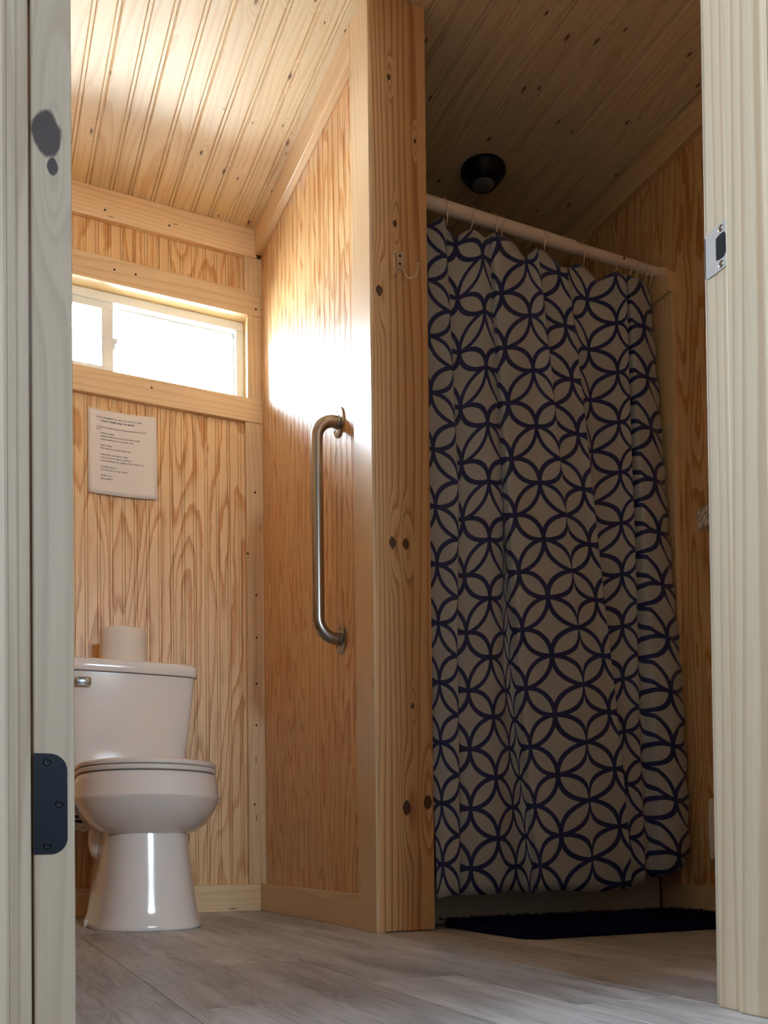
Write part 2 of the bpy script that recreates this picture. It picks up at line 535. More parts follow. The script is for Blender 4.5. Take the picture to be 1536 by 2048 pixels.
def ceiling_plank(xa, xb):
    w_ = xb - xa
    pr = [(0.0, 0.012), (0.0, 0.0045), (0.0035, 0.0)]
    c = CW / 2
    if w_ > c + 0.02:
        pr += [(c - 0.0075, 0.0), (c - 0.0055, 0.0045), (c - 0.0036, 0.0004), (c + 0.0036, 0.0004), (c + 0.0055, 0.0045), (c + 0.0075, 0.0)]
    if w_ > CW - 0.001:
        pr += [(w_ - 0.0140, 0.0), (w_ - 0.0120, 0.0045), (w_ - 0.0100, 0.0005), (w_ - 0.0040, 0.0005)]
    pr += [(w_ - 0.0006, 0.0045), (w_ - 0.0006, 0.012)]
    return MB().prism([(xa + a, ZC + d) for a, d in pr], 'Y', YF, YB)


while x < XR:
    xa, xb = max(x, XL), min(x + CW, XR)
    if xb - xa > 0.015:
        if plank_me is None or xb - xa < CW - 0.001:
            o = ceiling_plank(xa, xb).build('ceiling_plank', M['ceil'], ce, origin=(xa, YF, ZC))
            if xb - xa > CW - 0.001: plank_me = o.data
        else:
            o = bpy.data.objects.new('ceiling_plank', plank_me); place(o, (xa, YF, ZC), ce)
    x += CW

# ------------------------------------------------------------------ walls
wb = MB()
wb.box(XL - 0.1, XR + 0.1, YB + 0.009, 3.13, 0, WZ0 - 0.02)
wb.box(XL - 0.1, XR + 0.1, YB + 0.009, 3.13, WZ1 + 0.02, ZC + 0.013)
wb.box(XL - 0.1, WX0 - 0.02, YB + 0.009, 3.13, WZ0 - 0.02, WZ1 + 0.02)
wb.box(WX1 + 0.02, XR + 0.1, YB + 0.009, 3.13, WZ0 - 0.02, WZ1 + 0.02)
wall_back = struct(wb.build('wall_back', M['siding'])); wall_back['label'] = 'beaded pine panelled wall behind the toilet'
bead_panel('beadboard_panel', 'X', YB, 1, XL, XPN + 0.02, 0, WZ0 - 0.03, M['ply_back'], wall_back)
bead_panel('beadboard_panel', 'X', YB, 1, XL, XPN + 0.02, WZ1 + 0.03, ZC, M['ply_back'], wall_back)
wl = struct(MB().box(XL - 0.1, XL - 0.009, YF, 3.13, 0, ZC + 0.013).build('wall_left', M['siding']))
bead_panel('beadboard_panel', 'Y', XL, -1, YF, YB, 0, ZC, M['ply_side'], wl)
wr = struct(MB().box(XR + 0.009, XR + 0.1, YF, 3.13, 0, ZC + 0.013).build('wall_right', M['siding']))
wr['label'] = 'dark beaded pine wall beside the shower'
bead_panel('beadboard_panel', 'Y', XR, 1, YF, YB, 0, ZC, M['ply_side'], wr)
wp = struct(MB().box(XPN + 0.009, 1.04, 2.131, YB, 0, ZC).build('wall_partition', M['acrylic']))
wp['label'] = 'glossy beaded pine partition beside the toilet'
bead_panel('beadboard_panel', 'Y', XPN, 1, 2.131, YB, 0, ZC, M['ply_side'], wp)
wf = MB()
wf.box(XL - 0.1, DX0 - 0.019, YF0, YF, 0, ZC + 0.10)
wf.box(DX1 + 0.019, XR + 0.1, YF0, YF, 0, ZC + 0.10)
wf.box(DX0 - 0.019, DX1 + 0.019, YF0, YF, 2.07, ZC + 0.10)
wall_front = struct(wf.build('wall_front', M['trim_x']))

# baseboards, crowns, corner boards, window casing
struct(MB().box(XL, XPT, TB, YB, 0, 0.089, 0.002).build('baseboard_back', M['trim_x']))
struct(MB().box(XPT, XPN, 2.142, TB, 0, 0.089, 0.002).build('baseboard_partition', M['trim_run']))
struct(MB().box(XR - 0.016, XR, YF, 2.165, 0, 0.089, 0.002).build('baseboard_right', M['trim_run']))
struct(MB().box(XL, XL + 0.016, YF, TB, 0, 0.089, 0.002).build('baseboard_left', M['trim_run']))
trim(MB().box(XL, XPT, TB - 0.004, YB, 2.203, ZC, 0.002), 'trim_x', 'crown board above the window')
trim(MB().box(XPT - 0.006, XPN, 2.142, TB - 0.004, 2.213, ZC, 0.002), 'trim_run', 'crown board along the top of the partition')
trim(MB().box(XR - 0.02, XR, YF, YB, 2.21, ZC, 0.002), 'trim_run', 'crown board along the top of the right wall')
trim(MB().box(XL, XL + 0.018, YF, TB, 2.21, ZC, 0.002), 'trim_run')
trim(MB().box(0.856, XPN, TB, YB, 0.089, 1.641, 0.0015), 'trim_z', 'narrow corner board below the window')
trim(MB().box(0.856, XPN, TB, YB, 2.085, 2.203, 0.0015), 'trim_z', 'short corner board above the window casing')
trim(MB().box(XL + 0.02, XPN, TB - 0.002, YB, WZ1, 2.085, 0.002), 'trim_x', 'head casing over the window')
trim(MB().box(XL + 0.02, XPN, TB - 0.002, YB, 1.641, WZ0, 0.002), 'trim_x', 'sill casing under the window')
trim(MB().box(WX1, XPN, TB, YB, WZ0, WZ1, 0.0015), 'trim_z', 'side casing right of the window')
trim(MB().box(XL + 0.02, WX0, TB, YB, WZ0, WZ1, 0.0015), 'trim_z')
trim(MB().box(XPT - 0.006, XPN, 2.030, 2.142, 0, ZC, 0.0015), 'trim_zy', 'upright end board on the partition beside the post')

# nail heads driven into the boards of the back wall
NAILS = {'trim_5': [(0.886, 1.405), (0.860, 1.195), (0.888, 1.058), (0.887, 0.915), (0.886, 0.760), (0.884, 0.620), (0.876, 0.355)], 'trim_7': [(0.497, 2.049), (0.431, 2.048), (0.894, 2.028)], 'trim_1': [(0.403, 2.231), (0.605, 2.235)], 'trim_8': [(0.545, 1.693)]}
for tn, pts in NAILS.items():
    par = bpy.data.objects[tn]
    yf = TB - {'trim_5': 0.0, 'trim_7': 0.002, 'trim_1': 0.004, 'trim_8': 0.002}[tn]
    for x_, z_ in pts:
        MB().lathe((x_, yf + 0.0004, z_), (0, -1, 0), [(0.0040, 0), (0.0036, 0.0007), (0.0, 0.0009)], 10).build('nail_head', M['nail'], par)

# ------------------------------------------------------------------ window
win = root_struct('window_1', (0.42, 3.05, WZ0)); win['label'] = 'white sliding window high over the toilet'
RV = 0.006
for nm, bx in (('reveal_board', (WX0 - 0.02, WX1 + 0.02, YB, 3.085, WZ1 + RV, WZ1 + 0.02)), ('reveal_board', (WX0 - 0.02, WX1 + 0.02, YB, 3.085, WZ0 - 0.02, WZ0 - RV)),
               ('reveal_board', (WX1 + RV, WX1 + 0.02, YB, 3.085, WZ0 - RV, WZ1 + RV)), ('reveal_board', (WX0 - 0.02, WX0 - RV, YB, 3.085, WZ0 - RV, WZ1 + RV))):
    MB().box(*bx).build(nm, M['reveal'], win)
fx0, fx1, fz0, fz1 = WX0 - RV, WX1 + RV, WZ0 - RV, WZ1 + RV
FY0, FY1 = 3.062, 3.12
frm = MB()
frm.box(fx0, fx1, FY0, FY1, fz1 - 0.030, fz1, 0.002); frm.box(fx0, fx1, FY0, FY1, fz0, fz0 + 0.028, 0.002)
frm.box(fx0, fx0 + 0.028, FY0, FY1, fz0 + 0.028, fz1 - 0.030, 0.002); frm.box(fx1 - 0.028, fx1, FY0, FY1, fz0 + 0.028, fz1 - 0.030, 0.002)
frm.build('frame', M['white_pvc'], win)
zi0, zi1 = fz0 + 0.028, fz1 - 0.030


def sash(x0, x1, y0, y1, w0, w1, wt):
    s = MB()
    s.box(x0, x1, y0, y1, zi1 - wt, zi1, 0.0015); s.box(x0, x1, y0, y1, zi0, zi0 + wt, 0.0015)
    s.box(x0, x0 + w0, y0, y1, zi0 + wt, zi1 - wt, 0.0015); s.box(x1 - w1, x1, y0, y1, zi0 + wt, zi1 - wt, 0.0015)
    o = s.build('sash', M['white_pvc'], win)
    MB().box(x0 + w0 - 0.003, x1 - w1 + 0.003, (y0 + y1) / 2 - 0.002, (y0 + y1) / 2 + 0.002, zi0 + wt - 0.003, zi1 - wt + 0.003).build('pane', M['glass'], o)
    return o


sash(fx0 + 0.028, 0.436, 3.067, 3.089, 0.025, 0.036, 0.024)
sash(0.410, fx1 - 0.028, 3.091, 3.113, 0.022, 0.005, 0.006)
lt = MB().box(0.4365, 0.443, 3.070, 3.086, 1.83, 1.868, 0.0015).box(0.4365, 0.449, 3.066, 3.072, 1.848, 1.866, 0.0015)
lt.build('latch', M['white_pvc'], win)

# ------------------------------------------------------------------ door frame and door
df = root_struct('door_2', (0.443, 0.824, 0)); df['label'] = 'raw pine door frame around the opening'
MB().box(DX0 - 0.019, DX0, YF0, YF, 0, 2.05, 0.0015).build('jamb', M['jamb_shaded'], df)
jr = MB().box(DX1, DX1 + 0.019, YF0, YF, 0, 2.05, 0.0015).build('jamb', M['jamb'], df)
MB().box(DX0 - 0.019, DX1 + 0.019, YF0, YF, 2.05, 2.069, 0.0015).build('head_jamb', M['jamb'], df)
MB().box(DX0, DX0 + 0.011, 0.796, 0.842, 0, 2.05, 0.003).build('door_stop', M['jamb_shaded'], df)
MB().box(DX1 - 0.011, DX1, 0.780, 0.841, 0, 2.05, 0.003).build('door_stop', M['jamb'], df)
# casings on both faces of the wall
MB().box(DX0 - 0.082, DX0 - 0.007, YF0 - 0.017, YF0, 0, 2.12, 0.003).build('outer_casing', M['jamb_shaded'], df)
MB().box(DX1 + 0.007, DX1 + 0.082, YF0 - 0.017, YF0, 0, 2.12, 0.003).build('outer_casing', M['jamb_shaded'], df)
MB().box(DX1 + 0.006, DX1 + 0.07, YF, YF + 0.012, 0, 2.11, 0.003).build('inner_casing', M['jamb_shaded'], df)
# strike plate on the right jamb
SZ = 0.938
sp_ = MB()
sp_.prism([(0.8425, SZ - 0.0285), (0.8425 + 0.004, SZ - 0.0285), (0.878, SZ - 0.0285), (0.884, SZ - 0.026), (0.884, SZ + 0.026), (0.878, SZ + 0.0285), (0.8425, SZ + 0.0285)], 'X', DX1 - 0.0016, DX1 + 0.0005)
sp_.box(DX1 - 0.0016, DX1 + 0.004, 0.8825, 0.8845, SZ - 0.025, SZ + 0.025)
strike = sp_.build('strike_plate', M['strike'], df); strike['label'] = 'bright steel strike plate'
MB().prism([(0.8485, SZ - 0.011), (0.852, SZ - 0.0155), (0.859, SZ - 0.0155), (0.865, SZ - 0.0135), (0.865, SZ + 0.0135), (0.859, SZ + 0.0155), (0.852, SZ + 0.0155), (0.8485, SZ + 0.011)], 'X', DX1 - 0.0019, DX1 - 0.0012).build('latch_hole_shade', M['black'], strike)  # black patch on the plate in place of the hole's shade
for dz in (-0.0222, 0.0222):
    MB().lathe((DX1 - 0.0012, 0.857, SZ + dz), (-1, 0, 0), [(0.0042, 0), (0.0042, 0.0008), (0.0028, 0.0014), (0.0, 0.0014)], 16).build('screw', M['steel'], strike)

DK = [(0.640, 0.0, 0.0115)]
M['door_edge_shaded'] = wood('shaded_pine_door_edge', 'Z', (200, 182, 160), (172, 152, 130), mode='flat', freq=45, amp=5, contrast=0.6, knots=[(0.846, -0.004, 0.0140), (0.816, 0.001, 0.0055)], kcol=(48, 34, 40), rough=0.6, coat=0.0, rand=False, vary=0.0)  # toned below the jamb pine, so its colour carries the edge's shade
door = root_struct('door_1', (0.0705, 0.872, 0.012)); door['label'] = 'pale pine door swung open into the room, hinge edge in view'
MB().box(0.053, 0.088, 0.870, 1.680, 0.012, 2.04, 0.002).build('slab', M['door_edge_shaded'], door, origin=(0.0705, 1.275, 0.0))


def hinge(z0):
    z1 = z0 + 0.089; r = 0.0145
    poly = [(0.0535, z0), (0.0815 - r, z0)]
    poly += [(0.0815 - r + r * math.sin(a), z0 + r - r * math.cos(a)) for a in [math.pi / 2 * i / 8 for i in range(1, 9)]]
    poly += [(0.0815 - r + r * math.cos(a), z1 - r + r * math.sin(a)) for a in [math.pi / 2 * i / 8 for i in range(0, 9)]]
    poly += [(0.0535, z1)]
    h = MB().prism(poly, 'Y', 0.8685, 0.8705).build('hinge_leaf', M['navy_metal'], door)
    h['label'] = 'dark navy rounded hinge leaf'
    for sx, sz in ((0.0645, z1 - 0.0075), (0.0745, z0 + 0.0445), (0.0645, z0 + 0.0075)):
        s = MB().lathe((sx, 0.8685, sz), (0, -1, 0), [(0.0036, 0), (0.0036, 0.0004), (0.0026, 0.0007), (0.0, 0.0005)], 14)
        s.box(sx - 0.0020, sx + 0.0020, 0.8677, 0.8679, sz - 0.0004, sz + 0.0004); s.box(sx - 0.0004, sx + 0.0004, 0.8677, 0.8679, sz - 0.0020, sz + 0.0020)
        s.build('screw', M['dark_screw'], h)
    MB().lathe((0.0475, 0.888, z0), (0, 0, 1), [(0.0055, 0), (0.0055, 0.0178), (0.005, 0.018), (0.0055, 0.0182), (0.0055, 0.0712), (0.005, 0.0716), (0.0055, 0.072), (0.0055, 0.089)], 14).build('hinge_knuckle', M['navy_metal'], h)


for z0 in (0.199, 0.975, 1.75): hinge(z0)
for sx, s in ((0.088, 1), (0.053, -1)):
    MB().lathe((sx, 1.61, 0.94), (s, 0, 0), [(0.032, 0), (0.032, 0.006), (0.014, 0.010), (0.012, 0.028), (0.026, 0.038), (0.028, 0.05), (0.020, 0.060), (0.0, 0.062)], 24).build('door_knob', M['nickel'], door, smooth=True)

# ------------------------------------------------------------------ timber post at the end of the partition
PK = [(2.089, -0.026, 0.0055), (1.952, 0.043, 0.004), (1.730, -0.014, 0.006), (1.554, -0.058, 0.010), (0.944, -0.030, 0.010), (0.945, 0.005, 0.010), (0.301, 0.0, 0.0125), (0.314, 0.058, 0.012), (0.549, 0.019, 0.005)]
M['post'] = wood('pine_post', 'Z', (226, 180, 128), (178, 122, 72), mode='flat', freq=58, amp=8, fig=0.9, contrast=1.0, knots=PK, kcol=(58, 24, 12), rough=0.5, coat=0.1, rand=False, vary=0.0)
post = MB().box(0.898, 1.047, 2.028, 2.130, 0.0015, ZC, 0.003).build('timber_post', M['post'], origin=(0.9725, 2.079, 0.0))
tag(post, 'knotty pine post standing floor to ceiling between toilet and shower', 'post')

# ------------------------------------------------------------------ shower
XS0, XS1, YS0 = 1.048, 1.872, 2.172
st_ = thing('shower_stall', (1.46, 2.57, 0), 'white acrylic shower stall with low curb behind the curtain', 'shower')
pn = MB()
pn.box(XS0, XS1, YS0, YS0 + 0.07, 0, 0.125, 0.006); pn.box(XS0, XS1, YS0 + 0.07, 3.0, 0, 0.04)
pn.build('shower_pan', M['acrylic'], st_)
MB().box(XS0, XS0 + 0.012, YS0 + 0.01, 3.0, 0.125, 1.80, 0.002).build('surround_panel', M['acrylic'], st_)
MB().box(XS1 - 0.012, XS1, YS0 + 0.01, 3.0, 0.125, 1.80, 0.002).build('surround_panel', M['acrylic'], st_)
MB().box(XS0 + 0.012, XS1 - 0.012, 2.988, 3.0, 0.04, 1.80, 0.002).build('surround_panel', M['acrylic'], st_)
# upright board and block on the right wall carrying the rod end
trim(MB().box(XR - 0.018, XR, 2.082, 2.168, 0.089, 1.812, 0.002), 'trim_zy', 'upright board on the right wall at the curtain edge')
blk = MB().prism([(2.082, 1.812), (2.168, 1.812), (2.168, 1.880), (2.120, 1.880), (2.100, 1.868), (2.082, 1.872)], 'X', XR - 0.030, XR)
blk.build('rod_support_block', M['trim_zy'])
tag(bpy.data.objects['rod_support_block'], 'small notched pine block under the right end of the rod', 'wood block')

ROD_Y, ROD_Z, ROD_R = 2.14, 1.897, 0.0175
rod = thing('curtain_rod', (1.46, ROD_Y, ROD_Z), 'white curtain rod spanning the shower opening', 'curtain rod')
MB().lathe((1.049, ROD_Y, ROD_Z), (1, 0, 0), [(ROD_R, 0), (ROD_R, 0.52)], 24).build('outer_tube', M['rod'], rod, smooth=True)
MB().lathe((1.569, ROD_Y, ROD_Z), (1, 0, 0), [(ROD_R - 0.0025, 0), (ROD_R - 0.0025, 0.300)], 24).build('inner_tube', M['rod'], rod, smooth=True)
MB().lathe((1.889, ROD_Y, ROD_Z), (-1, 0, 0), [(0.019, 0), (0.019, 0.012), (0.0155, 0.02), (0.0155, 0.032)], 24).build('end_cap', M['rod'], rod, smooth=True)
MB().lathe((1.735, ROD_Y - 0.0145, ROD_Z + 0.002), (0, -1, 0), [(0.0035, 0), (0.0035, 0.0012), (0, 0.0012)], 12).build('rod_hole_shade', M['black'], rod)  # black disc standing in for a small dark hole in the rod

# curtain: hung cloth described at numbered print columns, X by height, plus how far each column stands out (toward -Y)
ZT, ZBm = 1.855, 0.086
ZL = (1.70, 1.10, 0.70, 0.15)
COLS = [  # print column, X at the four heights, stand-out at the four heights
    (-0.6, (1.056, 1.056, 1.056, 1.056), (0.000, 0.000, 0.000, 0.000)),
    (0.0, (1.090, 1.090, 1.080, 1.072), (0.004, 0.004, 0.006, 0.008)),
    (0.9, (1.143, 1.148, 1.126, 1.114), (0.020, 0.020, 0.016, 0.014)),
    (1.05, (1.147, 1.152, 1.130, 1.118), (0.014, 0.014, 0.010, 0.010)),
    (1.35, (1.138, 1.142, 1.128, 1.118), (-0.016, -0.016, -0.010, -0.006)),
    (2.0, (1.188, 1.176, 1.166, 1.152), (-0.008, -0.008, 0.000, 0.004)),
    (3.0, (1.260, 1.246, 1.230, 1.226), (0.008, 0.008, 0.010, 0.012)),
    (3.7, (1.296, 1.292, 1.272, 1.264), (-0.004, -0.004, -0.004, 0.004)),
    (4.0, (1.300, 1.300, 1.284, 1.282), (-0.018, -0.016, -0.012, 0.000)),
    (5.0, (1.296, 1.302, 1.300, 1.322), (-0.024, -0.022, -0.014, -0.008)),
    (5.6, (1.290, 1.296, 1.304, 1.330), (-0.004, -0.004, -0.002, -0.004)),
    (5.8, (1.293, 1.298, 1.307, 1.331), (0.014, 0.014, 0.014, 0.012)),
    (6.0, (1.308, 1.312, 1.318, 1.338), (0.018, 0.018, 0.018, 0.018)),
    (7.0, (1.400, 1.398, 1.400, 1.402), (0.010, 0.014, 0.018, 0.020)),
    (7.9, (1.438, 1.472, 1.490, 1.492), (0.022, 0.018, 0.018, 0.018)),
    (8.15, (1.443, 1.480, 1.500, 1.502), (0.006, 0.014, 0.018, 0.018)),
    (9.0, (1.512, 1.546, 1.572, 1.596), (0.012, 0.014, 0.016, 0.018)),
    (9.4, (1.538, 1.572, 1.596, 1.622), (0.018, 0.022, 0.022, 0.022)),
    (9.6, (1.546, 1.576, 1.600, 1.626), (0.006, 0.012, 0.012, 0.012)),
    (10.0, (1.560, 1.582, 1.592, 1.614), (-0.012, -0.012, -0.014, -0.014)),
    (11.0, (1.606, 1.592, 1.588, 1.606), (-0.004, -0.014, -0.020, -0.020)),
    (12.0, (1.700, 1.678, 1.664, 1.650), (0.006, 0.000, -0.006, -0.006)),
    (12.8, (1.734, 1.716, 1.704, 1.694), (0.012, 0.010, 0.008, 0.008)),
    (13.0, (1.738, 1.724, 1.712, 1.704), (-0.010, -0.008, -0.006, -0.004)),
    (13.3, (1.742, 1.734, 1.730, 1.728), (-0.020, -0.018, -0.014, -0.012)),
    (13.5, (1.752, 1.752, 1.752, 1.750), (0.012, 0.014, 0.016, 0.018)),
    (14.0, (1.794, 1.800, 1.803, 1.803), (0.010, 0.014, 0.018, 0.024)),
    (14.7, (1.846, 1.860, 1.865, 1.864), (-0.010, -0.010, -0.004, 0.000)),
]


def lv(z, vals):
    z = min(max(z, ZL[3] - 0.08), ZL[0] + 0.18)
    for k in range(3):
        if z >= ZL[k + 1] or k == 2:
            t = (z - ZL[k + 1]) / (ZL[k] - ZL[k + 1])
            return vals[k + 1] + (vals[k] - vals[k + 1]) * t


def section(z):
    return [(c, lv(z, xs), lv(z, ys)) for c, xs, ys in COLS]


def spline(pts, per=9):
    out = []
    P = [pts[0]] + pts + [pts[-1]]
    for i in range(1, len(P) - 2):
        p0, p1, p2, p3 = P[i - 1], P[i], P[i + 1], P[i + 2]
        for k in range(per):
            t = k / per
            h0, h1, h2 = max(p1[0] - p0[0], 1e-6), p2[0] - p1[0], max(p3[0] - p2[0], 1e-6)
            row = [p1[0] + h1 * t]
            for j in (1, 2):       # monotone slopes keep creases from overshooting
                e0, e1, e2 = (p1[j] - p0[j]) / h0, (p2[j] - p1[j]) / h1, (p3[j] - p2[j]) / h2
                m1 = 0.0 if e0 * e1 <= 0 else 2 * e0 * e1 / (e0 + e1)
                m2 = 0.0 if e1 * e2 <= 0 else 2 * e1 * e2 / (e1 + e2)
                if i == 1: m1 = e1
                if i == len(P) - 3: m2 = e1
                row.append((2 * t ** 3 - 3 * t * t + 1) * p1[j] + (t ** 3 - 2 * t * t + t) * m1 * h1 + (3 * t * t - 2 * t ** 3) * p2[j] + (t ** 3 - t * t) * m2 * h1)
            out.append(tuple(row))
    out.append(pts[-1])
    return out


DRIFT = [(-0.6, 0.0, -0.02), (0, 0.002, -0.023), (2, -0.011, -0.047), (3, -0.014, 0.008), (4, -0.008, -0.02), (6, -0.006, -0.018), (7, -0.008, 0.028), (8, 0.010, 0.011),
         (9, 0.018, 0.020), (10, 0.02, 0.0), (11, 0.03, -0.024), (12, 0.07, 0.0), (13, 0.055, 0.005), (14, 0.014, 0.007), (14.7, 0.01, 0.0)]


def drift(c, z):                # the print slides a little down or up where the cloth hangs askew
    for (c0, a0, b0), (c1, a1, b1) in zip(DRIFT[:-1], DRIFT[1:]):
        if c <= c1 or c1 == 14.7:
            t = min(max((c - c0) / (c1 - c0), 0), 1)
            a_, b_ = a0 + (a1 - a0) * t, b0 + (b1 - b0) * t
            return a_ + (b_ - a_) * (z - 0.15) / 1.55


RING_X = [1.1476, 1.2368, 1.3035, 1.3319, 1.4563, 1.5858, 1.7100, 1.7520, 1.7850, 1.8100, 1.8320]
NR = 72
top_sec = spline(section(1.86))
cur = MB(); cur.uv = []
nc = len(top_sec)
hang = []                       # cloth hooked at the rings stays high, cloth between them sags
for j in range(nc):
    d = min(abs(top_sec[j][1] - r) for r in RING_X)
    hang.append(min(1.0, d / 0.06) ** 1.5 * 0.040)
for i in range(NR + 1):
    t = i / NR
    sec = spline(section(ZT + (ZBm - ZT) * t))
    for j in range(nc):
        c, x_, out_ = sec[j]
        s = (c + 0.6) / 15.3
        zt = ZT - hang[j]
        zb_ = ZBm + 0.085 * max(0.0, (c - 11.5) / 3.2) ** 2 - 0.006 * max(0.0, 1 - c / 2) + 0.004 * math.sin(c * 2.1)
        z = zt + (zb_ - zt) * t
        gather = max(0.0, (c - 13.2) / 1.5)
        wob = 0.003 * math.sin(6.0 * z + 0.9 * c) * (0.3 + t) + gather * 0.0035 * math.sin(52 * z + 6 * c)
        belly = 0.10 + 0.025 * math.exp(-((c - 7.8) / 2.4) ** 2)
        y = 2.136 - belly * min(1.0, t * 1.05) ** 0.9 - out_ + wob
        if c < 0: y = max(y, 2.036 + 0.02 * (1 - t)); 
        cur.v.append(Vector((x_, y, z)))
        cur.uv.append((c / 2.0, z - drift(c, z)))
for i in range(NR):
    for j in range(nc - 1):
        a = i * nc + j
        cur.f.append([a, a + nc, a + nc + 1, a + 1])
M['curtain'] = mat_curtain(0.0, 0.16)
curtain = cur.build('shower_curtain', M['curtain'], smooth=True, angle=180)
sol = curtain.modifiers.new('cloth_thickness', 'SOLIDIFY'); sol.thickness = 0.0009; sol.offset = 0
tag(curtain, 'pale shower curtain printed with overlapping navy rings', 'curtain')

for i, rx in enumerate(RING_X):
    ztop = ROD_Z + ROD_R + 0.002
    path = []
    lean = (0.012, -0.006, 0.004, -0.01, 0.006, 0.01, -0.004, 0.006, -0.006, 0.004, 0.0)[i]
    for k in range(29):
        a = 2 * math.pi * k / 28 * 0.93 + 0.3
        yy = ROD_Y + 0.0215 * math.sin(a)
        c = math.cos(a)
        zz = ROD_Z + (0.0215 * c if c > 0 else 0.050 * c)
        path.append((rx + lean * (1 - c) / 2, yy, zz))
    o = MB().tube(path, 0.0013, 6).build('curtain_ring', M['nickel'], smooth=True)
    side = ['leftmost curtain ring, beside the post', 'second curtain ring from the post', 'third curtain ring from the post', 'fourth curtain ring from the post, close to the third', 'fifth curtain ring from the post, mid rod',
            'sixth curtain ring from the post, right of mid rod', 'fifth curtain ring from the right wall', 'fourth curtain ring from the right wall', 'third curtain ring from the right wall', 'second curtain ring from the right wall', 'rightmost curtain ring, nearest the right wall'][i]
    tag(o, 'thin wire hook, ' + side, 'curtain ring', 'wire rings on the curtain rod')

# ceiling light over the shower
cl = thing('ceiling_light', (1.462, 2.45, ZC), 'small round dark bronze light on the ceiling above the shower', 'ceiling light')
MB().lathe((1.462, 2.45, ZC + 0.001), (0, 0, -1), [(0.066, 0), (0.070, 0.004), (0.070, 0.014), (0.064, 0.022), (0.050, 0.040), (0.040, 0.050), (0.034, 0.050)], 40).build('housing', M['bronze'], cl, smooth=True)
MB().lathe((1.462, 2.45, ZC - 0.046), (0, 0, -1), [(0.034, 0), (0.034, 0.004), (0.026, 0.009), (0.012, 0.012), (0.0, 0.0125)], 32).build('lens', M['lens'], cl, smooth=True)

# ------------------------------------------------------------------ bath rug
rx0, rx1, ry0, ry1 = 1.100, 1.868, 1.700, 2.120
rug = MB()
rnd = random.Random(3)


def rug_outline(ins, z):
    pts = []
    r = 0.05
    cs = [(rx1 - r, ry1 - r, 0), (rx0 + r, ry1 - r, 90), (rx0 + r, ry0 + r, 180), (rx1 - r, ry0 + r, 270)]
    for cx, cy, a0 in cs:
        for i in range(10):
            a = math.radians(a0 + 90 * i / 9)
            pts.append((cx + (r - ins) * math.cos(a), cy + (r - ins) * math.sin(a), z))
    return pts


rug.loft([rug_outline(0.004, 0.001), rug_outline(0.0, 0.006), rug_outline(0.002, 0.014), rug_outline(0.010, 0.019)], True)
rug_o = thing('bath_rug', (1.48, 1.91, 0), 'dark navy shaggy bath rug in front of the shower', 'rug')
rug.build('rug_body', M['rug'], rug_o, smooth=True)
tf = MB()
for _ in range(9000):
    x_, y_ = rnd.uniform(rx0 + 0.003, rx1 - 0.003), rnd.uniform(ry0 + 0.003, ry1 - 0.003)
    h = rnd.uniform(0.006, 0.012); a = rnd.uniform(0, 6.28); lx, ly = rnd.uniform(-.006, .006), rnd.uniform(-.006, .006)
    z0 = 0.0165
    tx, ty = 0.0022 * math.cos(a), 0.0022 * math.sin(a)
    tf.add([(x_ - tx, y_ - ty, z0), (x_ + tx, y_ + ty, z0), (x_ - ty, y_ + tx, z0), (x_ + lx, y_ + ly, z0 + h)], [[0, 1, 3], [1, 2, 3], [2, 0, 3]])
tag(tf.build('pile', M['rug'], rug_o), kind='stuff')

# ------------------------------------------------------------------ toilet
TX = 0.437
toi = thing('toilet', (TX, 2.6, 0), 'glossy white toilet below the window', 'toilet')


def egg(z, hw, yf, yb, yc, nb=3.2, n=56, nf=2.05):
    pts = []
    for i in range(n):
        a = 2 * math.pi * i / n
        s, c = math.sin(a), math.cos(a)
        e = nf if c > 0 else nb
        xx = hw * math.copysign(abs(s) ** (2 / e), s)
        L = (yc - yf) if c > 0 else (yb - yc)
        yy = yc - L * math.copysign(abs(c) ** (2 / e), c)
        pts.append((TX + xx, yy, z))
    return pts


def boxy(z, hw, y0, y1, e=7.0, n=56, bow=0.0):
    pts = []
    for i in range(n):
        a = 2 * math.pi * i / n
        s, c = math.sin(a), math.cos(a)
        xx = hw * math.copysign(abs(s) ** (2 / e), s)
        yy = (y0 + y1) / 2 - (y1 - y0) / 2 * math.copysign(abs(c) ** (2 / e), c)
        if c > 0: yy -= bow * (1 - (xx / hw) ** 2) * c
        pts.append((TX + xx, yy, z))
    return pts


ped = [(0.0, .143, 2.362, 2.86), (.006, .146, 2.358, 2.862), (.016, .143, 2.362, 2.86), (.030, .137, 2.368, 2.85), (.06, .132, 2.373, 2.84), (.12, .124, 2.381, 2.83), (.18, .117, 2.388, 2.83), (.235, .112, 2.394, 2.83), (.275, .112, 2.398, 2.83)]
MB().loft([egg(z, hw, a, b, 2.58, 3.5, nf=2.6) for z, hw, a, b in ped]).build('pedestal', M['porcelain'], toi, smooth=True, angle=60)
bow_ = [(.243, .070, 2.43, 2.70), (.246, .100, 2.400, 2.72), (.254, .124, 2.372, 2.74), (.270, .146, 2.342, 2.755), (.292, .164, 2.314, 2.765), (.314, .176, 2.293, 2.77), (.332, .183, 2.281, 2.77), (.340, .186, 2.276, 2.77), (.3425, .1855, 2.277, 2.77), (.346, .1835, 2.279, 2.77), (.375, .181, 2.282, 2.77), (.396, .1785, 2.286, 2.77), (.401, .172, 2.294, 2.765)]
MB().loft([egg(z, hw, a, b, 2.50) for z, hw, a, b in bow_]).build('bowl', M['porcelain'], toi, smooth=True, angle=50)
